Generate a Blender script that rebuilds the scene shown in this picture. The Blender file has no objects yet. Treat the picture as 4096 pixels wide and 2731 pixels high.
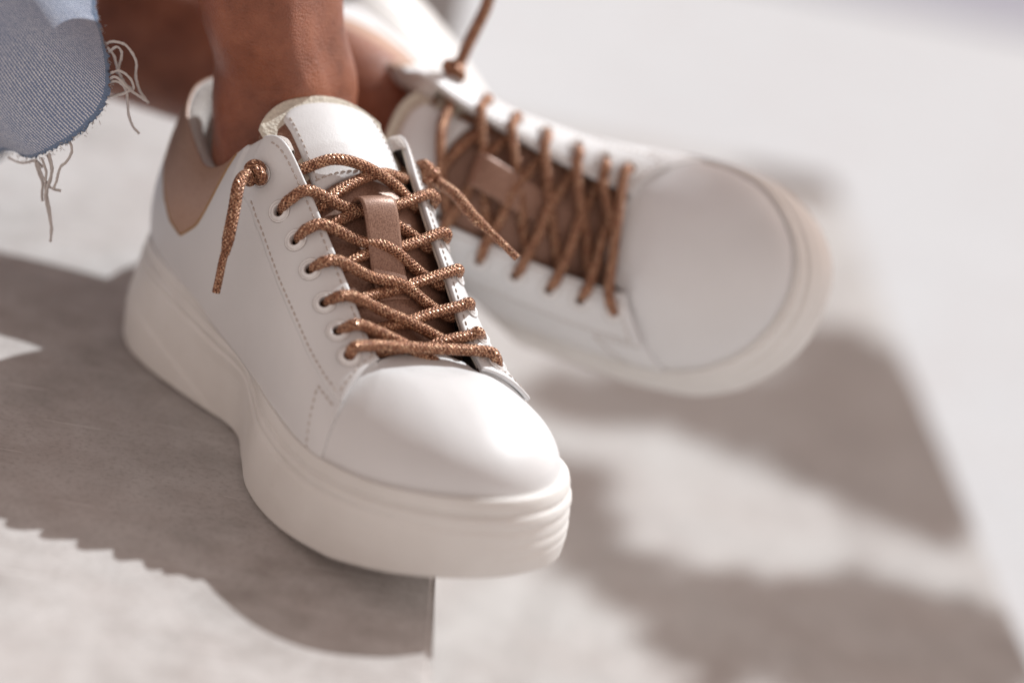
import bpy, bmesh, math, random
import numpy as np
from mathutils import Matrix, Vector
random.seed(7)
rng = np.random.default_rng(7)
C = bpy.context.scene.collection
CM = 0.01

# ------------------------------------------------------------------ camera, sky, sun, exposure
scene = bpy.context.scene
RIGHT = np.array([0.979524, -0.00977, 0.201088])
DOWN = np.array([0.182043, -0.383577, -0.905389])
FWD = np.array([0.085979, 0.923457, -0.373945])
CAM = np.array([-6.927908, -103.825504, 44.30802])
cd = bpy.data.cameras.new('camera')
cam = bpy.data.objects.new('camera', cd)
C.objects.link(cam)
cam.matrix_world = Matrix([[RIGHT[i], -DOWN[i], -FWD[i], CAM[i] * CM] for i in range(3)] + [[0, 0, 0, 1]])
cd.lens = 85
cd.sensor_width = 36
cd.clip_start = 0.05
cd.clip_end = 400
cd.dof.use_dof = True
FOCUS = np.array([-5.2, -12.0, 9.0])
cd.dof.focus_distance = float((FOCUS - CAM) @ FWD) * CM
cd.dof.aperture_fstop = 2.25
cd.dof.aperture_blades = 9
scene.camera = cam

SUN_DIR = np.array([0.70, 0.85, 1.0])
SUN_DIR = SUN_DIR / np.linalg.norm(SUN_DIR)
elev = math.asin(SUN_DIR[2])
azim = math.atan2(SUN_DIR[0], SUN_DIR[1])
world = bpy.data.worlds.new('World')
scene.world = world
world.use_nodes = True
wn = world.node_tree
bg = wn.nodes['Background']
sky = wn.nodes.new('ShaderNodeTexSky')
sky.sky_type = 'NISHITA'
sky.sun_disc = False
sky.sun_elevation = elev
sky.sun_rotation = azim
sky.air_density = 1.0
sky.dust_density = 0.6
sky.ozone_density = 0.2
hs = wn.nodes.new('ShaderNodeHueSaturation')
hs.inputs['Saturation'].default_value = 0.12
hs.inputs['Value'].default_value = 1.1
wn.links.new(sky.outputs[0], hs.inputs['Color'])
wt = wn.nodes.new('ShaderNodeMix')          # hazy, slightly warm sky
wt.data_type = 'RGBA'
wt.blend_type = 'MULTIPLY'
wt.inputs[0].default_value = 1.0
wt.inputs[7].default_value = (1.0, 0.80, 0.70, 1)
wn.links.new(hs.outputs[0], wt.inputs[6])
wn.links.new(wt.outputs[2], bg.inputs['Color'])
bg.inputs['Strength'].default_value = 0.15
sd = bpy.data.lights.new('sun', 'SUN')
sd.energy = 3.9
sd.angle = math.radians(0.5)
sd.color = (0.94, 0.98, 1.0)
sun = bpy.data.objects.new('sun', sd)
C.objects.link(sun)
sun.rotation_euler = Vector([float(v) for v in SUN_DIR]).to_track_quat('Z', 'Y').to_euler()
sun.location = (2, 2, 3)
vs = scene.view_settings
vs.view_transform = 'Standard'
vs.look = 'None'
vs.exposure = 0.08
vs.gamma = 1.0
vs.use_curve_mapping = False
scene.cycles.use_denoising = True
scene.cycles.max_bounces = 10
scene.cycles.diffuse_bounces = 6

# ------------------------------------------------------------------ helpers
def mesh_obj(name, verts, faces, mat, parent=None, uv=None, smooth=True, recalc=True):
    me = bpy.data.meshes.new(name)
    me.from_pydata([tuple(v) for v in (np.asarray(verts) * CM)], [], faces)
    if uv is not None:
        lay = me.uv_layers.new(name='UVMap')
        li = np.empty(len(me.loops), np.int32)
        me.loops.foreach_get('vertex_index', li)
        lay.data.foreach_set('uv', np.asarray(uv, np.float32)[li].ravel())
    if recalc:
        bm = bmesh.new()
        bm.from_mesh(me)
        bmesh.ops.recalc_face_normals(bm, faces=bm.faces)
        bm.to_mesh(me)
        bm.free()
    if smooth:
        me.shade_smooth()
    me.materials.append(mat)
    o = bpy.data.objects.new(name, me)
    C.objects.link(o)
    if parent is not None:
        o.parent = parent
    return o

def empty(name, label=None, cat=None, group=None):
    o = bpy.data.objects.new(name, None)
    o.empty_display_size = 0.05
    C.objects.link(o)
    if label:
        o['label'] = label
    if cat:
        o['category'] = cat
    if group:
        o['group'] = group
    return o

def catmull(P, u, cyclic=False):
    """P (n,d) control points, u float array in index units."""
    P = np.asarray(P, float)
    n = len(P)
    u = np.asarray(u, float)
    i = np.floor(u).astype(int)
    if not cyclic:
        i = np.clip(i, 0, n - 2)
    f = (u - i)[..., None]
    def g(k):
        return P[k % n] if cyclic else P[np.clip(k, 0, n - 1)]
    p0, p1, p2, p3 = g(i - 1), g(i), g(i + 1), g(i + 2)
    return 0.5 * (2 * p1 + (p2 - p0) * f + (2 * p0 - 5 * p1 + 4 * p2 - p3) * f ** 2 + (3 * p1 - p0 - 3 * p2 + p3) * f ** 3)

def resample(P, ds):
    P = np.asarray(P, float)
    fine = catmull(P, np.linspace(0, len(P) - 1, 40 * (len(P) - 1) + 1))
    L = np.r_[0, np.cumsum(np.linalg.norm(np.diff(fine, axis=0), axis=1))]
    n = max(4, int(L[-1] / ds) + 1)
    t = np.linspace(0, L[-1], n)
    return np.stack([np.interp(t, L, fine[:, k]) for k in range(3)], 1), t

def grid_faces(nu, nv, cu=False, cv=False, base=0):
    F = []
    for i in range(nu if cu else nu - 1):
        for j in range(nv if cv else nv - 1):
            a, b = i, (i + 1) % nu
            c, d = j, (j + 1) % nv
            F.append((base + a * nv + c, base + b * nv + c, base + b * nv + d, base + a * nv + d))
    return F

def grid_normals(G, cu=False):
    if cu:
        du = np.roll(G, -1, 0) - np.roll(G, 1, 0)
    else:
        du = np.gradient(G, axis=0)
    dv = np.gradient(G, axis=1)
    n = np.cross(du, dv)
    return n / (np.linalg.norm(n, axis=2, keepdims=True) + 1e-9)

def slab_mesh(outer, inner):
    """Closed solid between two grids (nu,nv,3)."""
    nu, nv = outer.shape[:2]
    V = np.concatenate([outer.reshape(-1, 3), inner.reshape(-1, 3)])
    F = grid_faces(nu, nv)
    m = nu * nv
    F += [tuple(m + k for k in f[::-1]) for f in F]
    ring = [i * nv for i in range(nu)] + [(nu - 1) * nv + j for j in range(1, nv)] + \
           [i * nv + nv - 1 for i in range(nu - 2, -1, -1)] + [j for j in range(nv - 2, 0, -1)]
    for k in range(len(ring)):
        a, b = ring[k], ring[(k + 1) % len(ring)]
        F.append((a, b, m + b, m + a))
    return V, F

def frames(P):
    T = np.gradient(P, axis=0)
    T /= np.linalg.norm(T, axis=1, keepdims=True) + 1e-9
    N = np.zeros_like(P)
    a = np.array([0.0, 0.0, 1.0]) if abs(T[0][2]) < 0.9 else np.array([1.0, 0, 0])
    n = a - T[0] * (a @ T[0])
    N[0] = n / np.linalg.norm(n)
    for i in range(1, len(P)):
        n = N[i - 1] - T[i] * (N[i - 1] @ T[i])
        N[i] = n / (np.linalg.norm(n) + 1e-9)
    return T, N, np.cross(T, N)

def tube(P, r, seg=16, ds=0.08, braid=0.0, closed_ends=True):
    """Tube along control points; r a number or a function of (0..1). Returns V, F, UV."""
    Q, L = resample(P, ds)
    T, N, B = frames(Q)
    th = np.linspace(0, 2 * np.pi, seg, endpoint=False)
    w = L / L[-1]
    rad = np.array([r(x) for x in w]) if callable(r) else np.full(len(Q), r)
    R = rad[:, None] * np.ones((1, seg))
    if braid:
        ph = L[:, None] * (2 * np.pi / 0.22)
        a = np.sin(ph + 4 * th[None]) 
        b = np.sin(ph - 4 * th[None])
        R = R * (1 + braid * np.maximum(a, b))
    V = Q[:, None] + R[..., None] * (np.cos(th)[None, :, None] * N[:, None] + np.sin(th)[None, :, None] * B[:, None])
    F = grid_faces(len(Q), seg, cv=True)
    uv = np.stack([np.repeat(L[:, None], seg, 1), np.repeat(np.abs(th / np.pi - 1)[None], len(Q), 0)], 2).reshape(-1, 2)
    V = V.reshape(-1, 3)
    if closed_ends:
        n = len(V)
        V = np.r_[V, [Q[0]], [Q[-1]]]
        uv = np.r_[uv, [[0, 0]], [[L[-1], 0]]]
        for j in range(seg):
            F.append((n, (j + 1) % seg, j))
            F.append((n + 1, n - seg + j, n - seg + (j + 1) % seg))
    return V, F, uv

def merge(parts):
    V, F, U = [], [], []
    k = 0
    for p in parts:
        V.append(p[0])
        F += [tuple(i + k for i in f) for f in p[1]]
        if len(p) > 2:
            U.append(p[2])
        k += len(p[0])
    return np.concatenate(V), F, (np.concatenate(U) if U else None)

# ------------------------------------------------------------------ materials
def material(name, color, rough=0.5, metallic=0.0, spec=0.5, sss=0.0, sss_col=(1, .3, .15), coat=0.0, sheen=0.0):
    m = bpy.data.materials.new(name)
    m.use_nodes = True
    b = m.node_tree.nodes['Principled BSDF']
    b.inputs['Base Color'].default_value = (*color, 1)
    b.inputs['Roughness'].default_value = rough
    b.inputs['Metallic'].default_value = metallic
    b.inputs['Specular IOR Level'].default_value = spec
    b.inputs['Coat Weight'].default_value = coat
    b.inputs['Sheen Weight'].default_value = sheen
    if sss:
        b.inputs['Subsurface Weight'].default_value = sss
        b.inputs['Subsurface Radius'].default_value = sss_col
        b.inputs['Subsurface Scale'].default_value = 0.006
    return m

class NT:
    def __init__(self, m):
        self.t = m.node_tree
        self.b = self.t.nodes['Principled BSDF']
    def n(self, typ, **kw):
        nd = self.t.nodes.new(typ)
        for k, v in kw.items():
            if hasattr(nd, k) and k not in nd.inputs:
                setattr(nd, k, v)
            else:
                nd.inputs[k].default_value = v
        return nd
    def l(self, a, b):
        self.t.links.new(a, b)
    def coord(self, which='Object', scale=(1, 1, 1), rot=(0, 0, 0)):
        tc = self.n('ShaderNodeTexCoord')
        mp = self.n('ShaderNodeMapping')
        mp.inputs['Scale'].default_value = scale
        mp.inputs['Rotation'].default_value = rot
        self.l(tc.outputs[which], mp.inputs['Vector'])
        return mp.outputs[0]
    def noise(self, vec, scale, detail=4, rough=0.55):
        nd = self.n('ShaderNodeTexNoise')
        nd.inputs['Scale'].default_value = scale
        nd.inputs['Detail'].default_value = detail
        nd.inputs['Roughness'].default_value = rough
        self.l(vec, nd.inputs['Vector'])
        return nd.outputs['Fac']
    def ramp(self, fac, stops):
        nd = self.n('ShaderNodeValToRGB')
        e = nd.color_ramp.elements
        while len(e) < len(stops):
            e.new(0.5)
        for k, (p, c) in enumerate(stops):
            e[k].position = p
            e[k].color = (*c, 1) if len(c) == 3 else c
        self.l(fac, nd.inputs[0])
        return nd.outputs[0]
    def mix(self, fac, a, b, blend='MIX'):
        nd = self.n('ShaderNodeMix')
        nd.data_type = 'RGBA'
        nd.blend_type = blend
        for sock, v in ((nd.inputs[0], fac), (nd.inputs[6], a), (nd.inputs[7], b)):
            if isinstance(v, (int, float)):
                sock.default_value = v
            elif isinstance(v, tuple):
                sock.default_value = (*v, 1)
            else:
                self.l(v, sock)
        return nd.outputs[2]
    def math(self, op, a, b=None, c=None):
        nd = self.n('ShaderNodeMath')
        nd.operation = op
        for i, v in enumerate((a, b, c)):
            if v is None:
                continue
            if isinstance(v, (int, float)):
                nd.inputs[i].default_value = v
            else:
                self.l(v, nd.inputs[i])
        return nd.outputs[0]
    def bump(self, height, strength, dist, prev=None):
        nd = self.n('ShaderNodeBump')
        nd.inputs['Strength'].default_value = strength
        nd.inputs['Distance'].default_value = dist
        self.l(height, nd.inputs['Height'])
        if prev is not None:
            self.l(prev, nd.inputs['Normal'])
        return nd.outputs[0]

def leather(name, col, rough, pore=0.25, metallic=0.0, speck=None):
    m = material(name, col, rough, metallic)
    t = NT(m)
    v = t.coord('Object')
    vor = t.n('ShaderNodeTexVoronoi')
    vor.inputs['Scale'].default_value = 1500
    t.l(v, vor.inputs['Vector'])
    n2 = t.noise(v, 90, 3)
    n3 = t.noise(v, 700, 3)
    h = t.math('ADD', t.math('MULTIPLY', vor.outputs['Distance'], 0.5), t.math('MULTIPLY', n3, 0.6))
    b1 = t.bump(n2, 0.12, 0.0012)
    b2 = t.bump(h, pore, 0.00025, b1)
    t.l(b2, t.b.inputs['Normal'])
    big = t.noise(v, 22, 3)
    c = t.ramp(big, [(0.3, tuple(x * 0.965 for x in col)), (0.7, tuple(min(1, x * 1.02) for x in col))])
    if speck:
        sp = t.noise(v, 1500, 2)
        f = t.ramp(sp, [(0.42, (0, 0, 0)), (0.62, (1, 1, 1))])
        c = t.mix(f, c, speck)
    t.l(c, t.b.inputs['Base Color'])
    t.l(t.ramp(n2, [(0.3, (rough * 0.9,) * 3), (0.7, (min(1, rough * 1.15),) * 3)]), t.b.inputs['Roughness'])
    return m

M = {}
M['leather'] = leather('white_leather', (0.70, 0.705, 0.712), 0.44, 0.36)
M['leather_edge'] = leather('cream_leather_edge', (0.72, 0.68, 0.61), 0.75, 0.4)
M['brown'] = leather('brown_metallic_leather', (0.33, 0.19, 0.135), 0.42, 0.35, 0.25, (0.20, 0.105, 0.072))
M['tab'] = leather('brown_heel_leather', (0.52, 0.335, 0.245), 0.40, 0.2, 0.2, (0.42, 0.26, 0.185))
M['edge_gold'] = material('raw_cut_edge', (0.36, 0.21, 0.095), 0.85)
M['thread'] = material('sewing_thread', (0.50, 0.44, 0.40), 0.8)
M['eyelet'] = material('white_eyelet', (0.80, 0.795, 0.79), 0.25)
M['gap_shade'] = material('eyelet_gap_shade', (0.34, 0.30, 0.28), 0.7)  # dark colour for the painted gap shade round each eyelet
M['dark'] = material('insole_dark', (0.10, 0.075, 0.06), 0.9)

def rubber():
    m = material('sole_rubber', (0.73, 0.70, 0.655), 0.48, sss=0.06, sss_col=(1, .85, .7))
    t = NT(m)
    v = t.coord('Object')
    n = t.noise(v, 40, 4)
    c = t.ramp(n, [(0.3, (0.69, 0.675, 0.65)), (0.65, (0.74, 0.73, 0.71))])
    sc = t.noise(t.coord('Object', (1, 1, 4)), 260, 2)
    f = t.ramp(sc, [(0.70, (0, 0, 0)), (0.80, (0.5, 0.5, 0.5))])
    c = t.mix(f, c, (0.50, 0.46, 0.41))
    t.l(c, t.b.inputs['Base Color'])
    t.l(t.bump(t.noise(v, 350, 3), 0.15, 0.0003), t.b.inputs['Normal'])
    return m
M['rubber'] = rubber()

def fabric(name, col, scale):
    m = material(name, col, 0.95, sheen=0.3)
    t = NT(m)
    v = t.coord('Object')
    vor = t.n('ShaderNodeTexVoronoi')
    vor.inputs['Scale'].default_value = scale
    t.l(v, vor.inputs['Vector'])
    t.l(t.bump(vor.outputs['Distance'], 0.7, 0.0006), t.b.inputs['Normal'])
    c = t.ramp(vor.outputs['Distance'], [(0.1, col), (0.8, tuple(x * 0.78 for x in col))])
    t.l(c, t.b.inputs['Base Color'])
    return m
M['lining'] = fabric('collar_lining_fabric', (0.62, 0.575, 0.54), 900)
M['knit'] = fabric('cream_knit_lining', (0.70, 0.65, 0.55), 600)
M['fray'] = fabric('frayed_cotton_thread', (0.74, 0.69, 0.66), 2500)

def lace():
    m = material('copper_lurex_lace', (0.4, 0.18, 0.09), 0.4, 0.55)
    t = NT(m)
    tc = t.n('ShaderNodeTexCoord')
    sep = t.n('ShaderNodeSeparateXYZ')
    t.l(tc.outputs['UV'], sep.inputs[0])
    u, v = sep.outputs[0], sep.outputs[1]
    a = t.math('SINE', t.math('ADD', t.math('MULTIPLY', u, 2 * math.pi / 0.17), t.math('MULTIPLY', v, 7 * math.pi)))
    b = t.math('SINE', t.math('SUBTRACT', t.math('MULTIPLY', u, 2 * math.pi / 0.17), t.math('MULTIPLY', v, 7 * math.pi)))
    br = t.math('MAXIMUM', a, b)
    vo = t.coord('Object', (1, 1, 1))
    vor = t.n('ShaderNodeTexVoronoi')
    vor.inputs['Scale'].default_value = 1900
    t.l(vo, vor.inputs['Vector'])
    rnd = t.n('ShaderNodeSeparateColor')
    t.l(vor.outputs['Color'], rnd.inputs[0])
    col = t.ramp(rnd.outputs[0], [(0.0, (0.13, 0.055, 0.033)), (0.35, (0.32, 0.145, 0.085)), (0.75, (0.54, 0.28, 0.165)), (1.0, (0.95, 0.66, 0.44))])
    dk = t.ramp(br, [(0.0, (0.5, 0.42, 0.4)), (0.55, (1, 1, 1))])
    t.l(t.mix(1.0, col, dk, 'MULTIPLY'), t.b.inputs['Base Color'])
    t.l(t.ramp(rnd.outputs[1], [(0, (0.22,) * 3), (1, (0.55,) * 3)]), t.b.inputs['Roughness'])
    t.l(t.ramp(rnd.outputs[2], [(0, (0.3,) * 3), (1, (0.85,) * 3)]), t.b.inputs['Metallic'])
    b1 = t.bump(br, 0.6, 0.0006)
    b2 = t.bump(rnd.outputs[1], 0.6, 0.0004, b1)
    t.l(b2, t.b.inputs['Normal'])
    return m
M['lace'] = lace()
M['aglet'] = M['lace']

def skin():
    m = material('tanned_skin', (0.40, 0.175, 0.10), 0.40, sss=0.18, spec=0.5)
    t = NT(m)
    v = t.coord('Object')
    n = t.noise(v, 60, 6, 0.65)
    c = t.ramp(n, [(0.3, (0.19, 0.056, 0.025)), (0.5, (0.262, 0.084, 0.040)), (0.72, (0.345, 0.122, 0.061))])
    t.l(c, t.b.inputs['Base Color'])
    w = t.noise(t.coord('Object', (1, 1, 3.5)), 380, 4, 0.65)
    vor = t.n('ShaderNodeTexVoronoi')
    vor.inputs['Scale'].default_value = 900
    t.l(v, vor.inputs['Vector'])
    b1 = t.bump(n, 0.12, 0.004)
    b2 = t.bump(t.math('ADD', w, t.math('MULTIPLY', vor.outputs['Distance'], 0.6)), 0.55, 0.0008, b1)
    t.l(b2, t.b.inputs['Normal'])
    return m
M['skin'] = skin()

def denim():
    m = material('light_blue_denim', (0.35, 0.42, 0.55), 0.85, sheen=0.3, spec=0.2)
    t = NT(m)
    tc = t.n('ShaderNodeTexCoord')
    sep = t.n('ShaderNodeSeparateXYZ')
    t.l(tc.outputs['UV'], sep.inputs[0])
    u, v = sep.outputs[0], sep.outputs[1]       # cm along / around
    wob = t.math('MULTIPLY', t.noise(t.coord('UV'), 9, 3), 0.10)
    d = t.math('ADD', t.math('ADD', v, t.math('MULTIPLY', u, 0.18)), wob)
    tw = t.math('SINE', t.math('MULTIPLY', d, 2 * math.pi / 0.128))
    wf = t.math('SINE', t.math('MULTIPLY', u, 2 * math.pi / 0.11))
    h = t.math('ADD', tw, t.math('MULTIPLY', wf, 0.35))
    fade = t.noise(t.coord('UV'), 0.5, 3)
    light = t.ramp(fade, [(0.3, (0.70, 0.74, 0.82)), (0.7, (0.80, 0.83, 0.89))])
    c = t.mix(t.ramp(h, [(0.15, (0, 0, 0)), (0.65, (1, 1, 1))]), (0.19, 0.26, 0.42), light)
    edge = t.math('LESS_THAN', t.math('ADD', u, t.math('MULTIPLY', t.noise(t.coord('UV'), 6, 3), 0.25)), 0.34)
    c = t.mix(edge, c, t.mix(t.noise(t.coord('UV'), 30, 2), (0.06, 0.11, 0.22), (0.30, 0.40, 0.56)))
    t.l(c, t.b.inputs['Base Color'])
    t.l(t.bump(h, 0.5, 0.0005), t.b.inputs['Normal'])
    return m
M['denim'] = denim()

def concrete(name, lo, hi, scratch=True, seed=0.0):
    m = material(name, hi, 0.82, spec=0.25)
    t = NT(m)
    tc = t.n('ShaderNodeTexCoord')
    mp = t.n('ShaderNodeMapping')
    mp.inputs['Location'].default_value = (seed, seed * 0.7, seed * 1.3)
    t.l(tc.outputs['Object'], mp.inputs['Vector'])
    v = mp.outputs[0]
    n1 = t.noise(v, 9, 6, 0.6)
    n2 = t.noise(v, 55, 5, 0.65)
    n3 = t.noise(v, 420, 3, 0.6)
    c = t.ramp(n1, [(0.30, lo), (0.50, tuple(0.4 * a_ + 0.6 * b_ for a_, b_ in zip(lo, hi))), (0.70, hi)])
    nh_ = t.noise(v, 17, 4, 0.6)
    c = t.mix(t.ramp(nh_, [(0.40, (0,) * 3), (0.72, (0.5,) * 3)]), c, (hi[0] * 0.86, hi[1] * 0.77, hi[2] * 0.74))
    c = t.mix(t.ramp(n2, [(0.38, (0.0,) * 3), (0.75, (0.55,) * 3)]), c, tuple(min(1, x * 1.22) for x in hi))
    c = t.mix(t.ramp(n3, [(0.3, (0.35,) * 3), (0.5, (0,) * 3)]), c, tuple(x * 0.7 for x in lo))
    bh = t.math('ADD', t.math('MULTIPLY', n2, 0.6), t.math('MULTIPLY', n3, 0.4))
    if scratch:
        for ang, sc, th in ((0.25, (14, 420, 1), 0.69), (1.62, (12, 330, 1), 0.685), (-0.5, (17, 480, 1), 0.70), (0.05, (9, 560, 1), 0.70), (0.9, (20, 400, 1), 0.71)):
            mpp = t.n('ShaderNodeMapping')
            mpp.inputs['Rotation'].default_value = (0, 0, ang)
            mpp.inputs['Scale'].default_value = sc
            t.l(tc.outputs['Object'], mpp.inputs['Vector'])
            s = t.noise(mpp.outputs[0], 1.0, 2, 0.5)
            f = t.ramp(s, [(th, (0,) * 3), (th + 0.05, (0.55,) * 3)])
            c = t.mix(f, c, tuple(min(1, x * 1.35) for x in hi))
    t.l(c, t.b.inputs['Base Color'])
    t.l(t.bump(bh, 0.28, 0.0012), t.b.inputs['Normal'])
    return m
M['step'] = concrete('warm_plaster_concrete', (0.34, 0.31, 0.293), (0.55, 0.535, 0.525))
M['step2'] = concrete('pale_plaster_concrete', (0.37, 0.35, 0.34), (0.47, 0.46, 0.45), False, 3.1)
M['paving'] = concrete('white_paving', (0.475, 0.485, 0.50), (0.515, 0.525, 0.54), False, 7.7)
M['caster_leaf'] = material('caster_leaf_green', (0.06, 0.11, 0.035), 0.5)
M['caster_bark'] = material('caster_bark', (0.16, 0.12, 0.09), 0.9)

# ------------------------------------------------------------------ setting: steps
def block(name, x0, x1, y0, y1, z0, z1, mat, bev=0.35):
    bm = bmesh.new()
    bmesh.ops.create_cube(bm, size=1)
    for v in bm.verts:
        v.co = Vector(((x0 + x1) / 2 + v.co.x * (x1 - x0), (y0 + y1) / 2 + v.co.y * (y1 - y0), (z0 + z1) / 2 + v.co.z * (z1 - z0))) * CM
    bmesh.ops.bevel(bm, geom=bm.edges[:], offset=bev * CM, segments=3, affect='EDGES')
    me = bpy.data.meshes.new(name)
    bm.to_mesh(me)
    bm.free()
    me.materials.append(mat)
    o = bpy.data.objects.new(name, me)
    C.objects.link(o)
    o['kind'] = 'structure'
    return o
block('upper_step', -260, 0, -60, 300, -48, 0, M['step'], 0.28)
block('lower_step', -2.0, 36.2, -60, 96, -48, -16, M['step2'], 0.5)
block('seat_step', -260, -0.25, 57, 300, 0.2, 17, M['step2'], 0.4)
g = mesh_obj('ground', [(-2500, -2500, -32), (2500, -2500, -32), (2500, 2500, -32), (-2500, 2500, -32)], [(0, 1, 2, 3)], M['paving'], smooth=False)
g['kind'] = 'structure'
block('far_paving', -300, 900, 240, 900, -40, -31.5, concrete('lilac_paving', (0.27, 0.265, 0.31), (0.32, 0.315, 0.37), False, 5.0), 0.1)

# ------------------------------------------------------------------ the sneaker: base surface (left foot, X toe, -Y medial, cm)
ZF = np.array([(-1, 5.15), (3, 5.0), (6, 4.75), (9, 4.4), (12, 4.25), (15, 4.05), (18, 3.95), (20, 4.0), (22.5, 4.35), (24.6, 4.75), (26.1, 5.05), (28, 5.2)])
ZB = np.array([(-1.3, 0.25), (0.5, 0.02), (2, 0), (17, 0), (19, 0.12), (22, 0.5), (24.5, 1.1), (26.5, 1.7), (28, 2.2)])
def zf(x): return np.interp(x, ZF[:, 0], ZF[:, 1])
def zb(x): return np.interp(x, ZB[:, 0], ZB[:, 1])
# station: bottom outline xy, feather xy, opening xyz, c1 offset from feather, c2 offset from opening
ST_M = [
 ((-1.2, 0), (-.5, 0), (.05, 0, 12.2), (-.5, 0, 2.2), (-.5, 0, -2.5)),
 ((-.85, -2.0), (-.2, -1.8), (.4, -1.5, 11.85), (-.4, -.4, 2.2), (-.5, -.4, -2.4)),
 ((.4, -3.4), (.9, -2.9), (1.7, -2.5, 11.0), (-.1, -.6, 2.0), (-.2, -.7, -2.0)),
 ((2.5, -4.05), (2.8, -3.4), (3.8, -2.9, 10.1), (0, -.5, 1.8), (0, -.8, -1.6)),
 ((4.8, -4.0), (5, -3.5), (5.3, -3.1, 10.0), (0, -.45, 1.8), (0, -.8, -1.6)),
 ((7.2, -3.6), (7.5, -3.6), (6.9, -3.2, 10.8), (0, -.35, 2.0), (0, -.9, -1.8)),
 ((9.4, -3.15), (9.8, -3.7), (8.3, -3.15, 12.2), (0, -.3, 2.2), (0, -1.0, -2.0)),
 ((11.0, -3.15), (11.6, -3.85), (9.9, -2.85, 13.1), (0, -.3, 2.2), (.1, -1.3, -1.8)),
 ((13.0, -4.0), (13.5, -4.15), (11.6, -2.45, 11.9), (0, -.2, 2.0), (.1, -1.5, -1.4)),
 ((15.2, -4.95), (15.5, -4.5), (13.5, -2.3, 10.5), (0, -.15, 1.7), (.2, -1.5, -.9)),
 ((17.4, -5.35), (17.5, -4.75), (15.8, -2.15, 8.8), (0, -.1, 1.4), (.2, -1.5, -.5)),
 ((19.0, -5.4), (19.0, -4.85), (17.4, -2.1, 7.6), (0, -.1, 1.2), (.3, -1.4, -.1)),
 ((20.4, -5.3), (20.1, -4.8), (18.3, -2.0, 7.0), (0, -.1, 1.0), (.5, -1.2, -.1)),
]
ST_T = [
 ((22.2, -4.95), (21.8, -4.55), (18.15, -1.6, 7.0), (.1, -.1, 1.4), (1.6, -.9, .15)),
 ((24.1, -4.15), (23.6, -3.9), (17.9, -1.2, 7.0), (.1, -.1, 1.7), (2.8, -.6, .35)),
 ((25.7, -2.9), (25.1, -2.7), (17.75, -.8, 7.02), (.15, -.1, 1.9), (3.8, -.4, .42)),
 ((26.7, -1.4), (25.95, -1.3), (17.7, -.4, 7.03), (.15, 0, 1.95), (4.3, -.1, .45)),
 ((26.9, .2), (26.1, .2), (17.7, .05, 7.03), (.15, 0, 1.95), (4.4, 0, .45)),
 ((26.4, 2.0), (25.6, 1.8), (17.75, .5, 7.02), (.15, .05, 1.95), (4.3, .1, .45)),
 ((25.2, 3.6), (24.5, 3.2), (17.9, .95, 7.0), (.12, .1, 1.9), (3.8, .4, .42)),
 ((23.6, 4.7), (23.0, 4.2), (18.2, 1.4, 6.9), (.1, .1, 1.7), (2.9, .7, .35)),
 ((22.1, 5.2), (21.8, 4.6), (18.7, 1.85, 6.8), (.1, .1, 1.4), (1.7, 1.0, .2)),
]
ST_L = [
 ((21.0, 5.4), (21.0, 4.75), (19.4, 2.3, 6.7), (0, .1, 1.0), (.6, 1.2, -.1)),
 ((18.9, 5.35), (19.0, 4.75), (17.7, 2.4, 7.5), (0, .1, 1.2), (.3, 1.3, -.1)),
 ((17.2, 5.2), (17.5, 4.65), (15.9, 2.5, 8.8), (0, .1, 1.4), (.2, 1.4, -.5)),
 ((15.2, 4.9), (15.5, 4.5), (13.5, 2.6, 10.5), (0, .15, 1.7), (.2, 1.4, -.9)),
 ((13.2, 4.6), (13.5, 4.3), (11.4, 2.8, 11.9), (0, .2, 2.0), (.1, 1.4, -1.4)),
 ((11.3, 4.3), (11.6, 4.05), (9.5, 3.1, 12.9), (0, .3, 2.2), (.1, 1.2, -1.8)),
 ((9.5, 4.15), (9.8, 3.9), (8.2, 3.3, 12.1), (0, .3, 2.2), (0, 1.0, -2.0)),
 ((7.3, 4.1), (7.5, 3.8), (6.9, 3.3, 10.8), (0, .35, 2.0), (0, .9, -1.8)),
 ((4.8, 4.15), (5, 3.7), (5.3, 3.2, 10.0), (0, .45, 1.8), (0, .8, -1.6)),
 ((2.5, 4.05), (2.8, 3.5), (3.8, 2.9, 10.1), (0, .5, 1.8), (0, .8, -1.6)),
 ((.5, 3.4), (.9, 2.9), (1.7, 2.5, 11.0), (-.1, .6, 2.0), (-.2, .7, -2.0)),
 ((-.8, 2.0), (-.2, 1.8), (.4, 1.5, 11.85), (-.4, .4, 2.2), (-.5, .4, -2.4)),
]
ST = ST_M + ST_T + ST_L
NS = len(ST)                       # 34
S_MED, S_LAT = 12.0, 22.0
Bo = np.array([s[0] for s in ST], float)
Fe = np.array([(*s[1], zf(s[1][0]) - 0.25) for s in ST], float)
Op = np.array([s[2] for s in ST], float)
K1 = Fe + np.array([s[3] for s in ST], float) + [0, 0, .25]
K2 = Op + np.array([s[4] for s in ST], float)

def S(s, t):
    s, t = np.broadcast_arrays(np.asarray(s, float), np.asarray(t, float))
    P = [catmull(A, s, True) for A in (Fe, K1, K2, Op)]
    t = t[..., None]
    q = 1 - t
    return q ** 3 * P[0] + 3 * q * q * t * P[1] + 3 * q * t * t * P[2] + t ** 3 * P[3]

def SN(s, t, e=0.02):
    s, t = np.broadcast_arrays(np.asarray(s, float), np.asarray(t, float))
    du = S(s + e, t) - S(s - e, t)
    tt = np.clip(t, e, 1 - e)
    dv = S(s, tt + e) - S(s, tt - e)
    n = np.cross(du, dv)
    return n / (np.linalg.norm(n, axis=-1, keepdims=True) + 1e-9)

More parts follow.
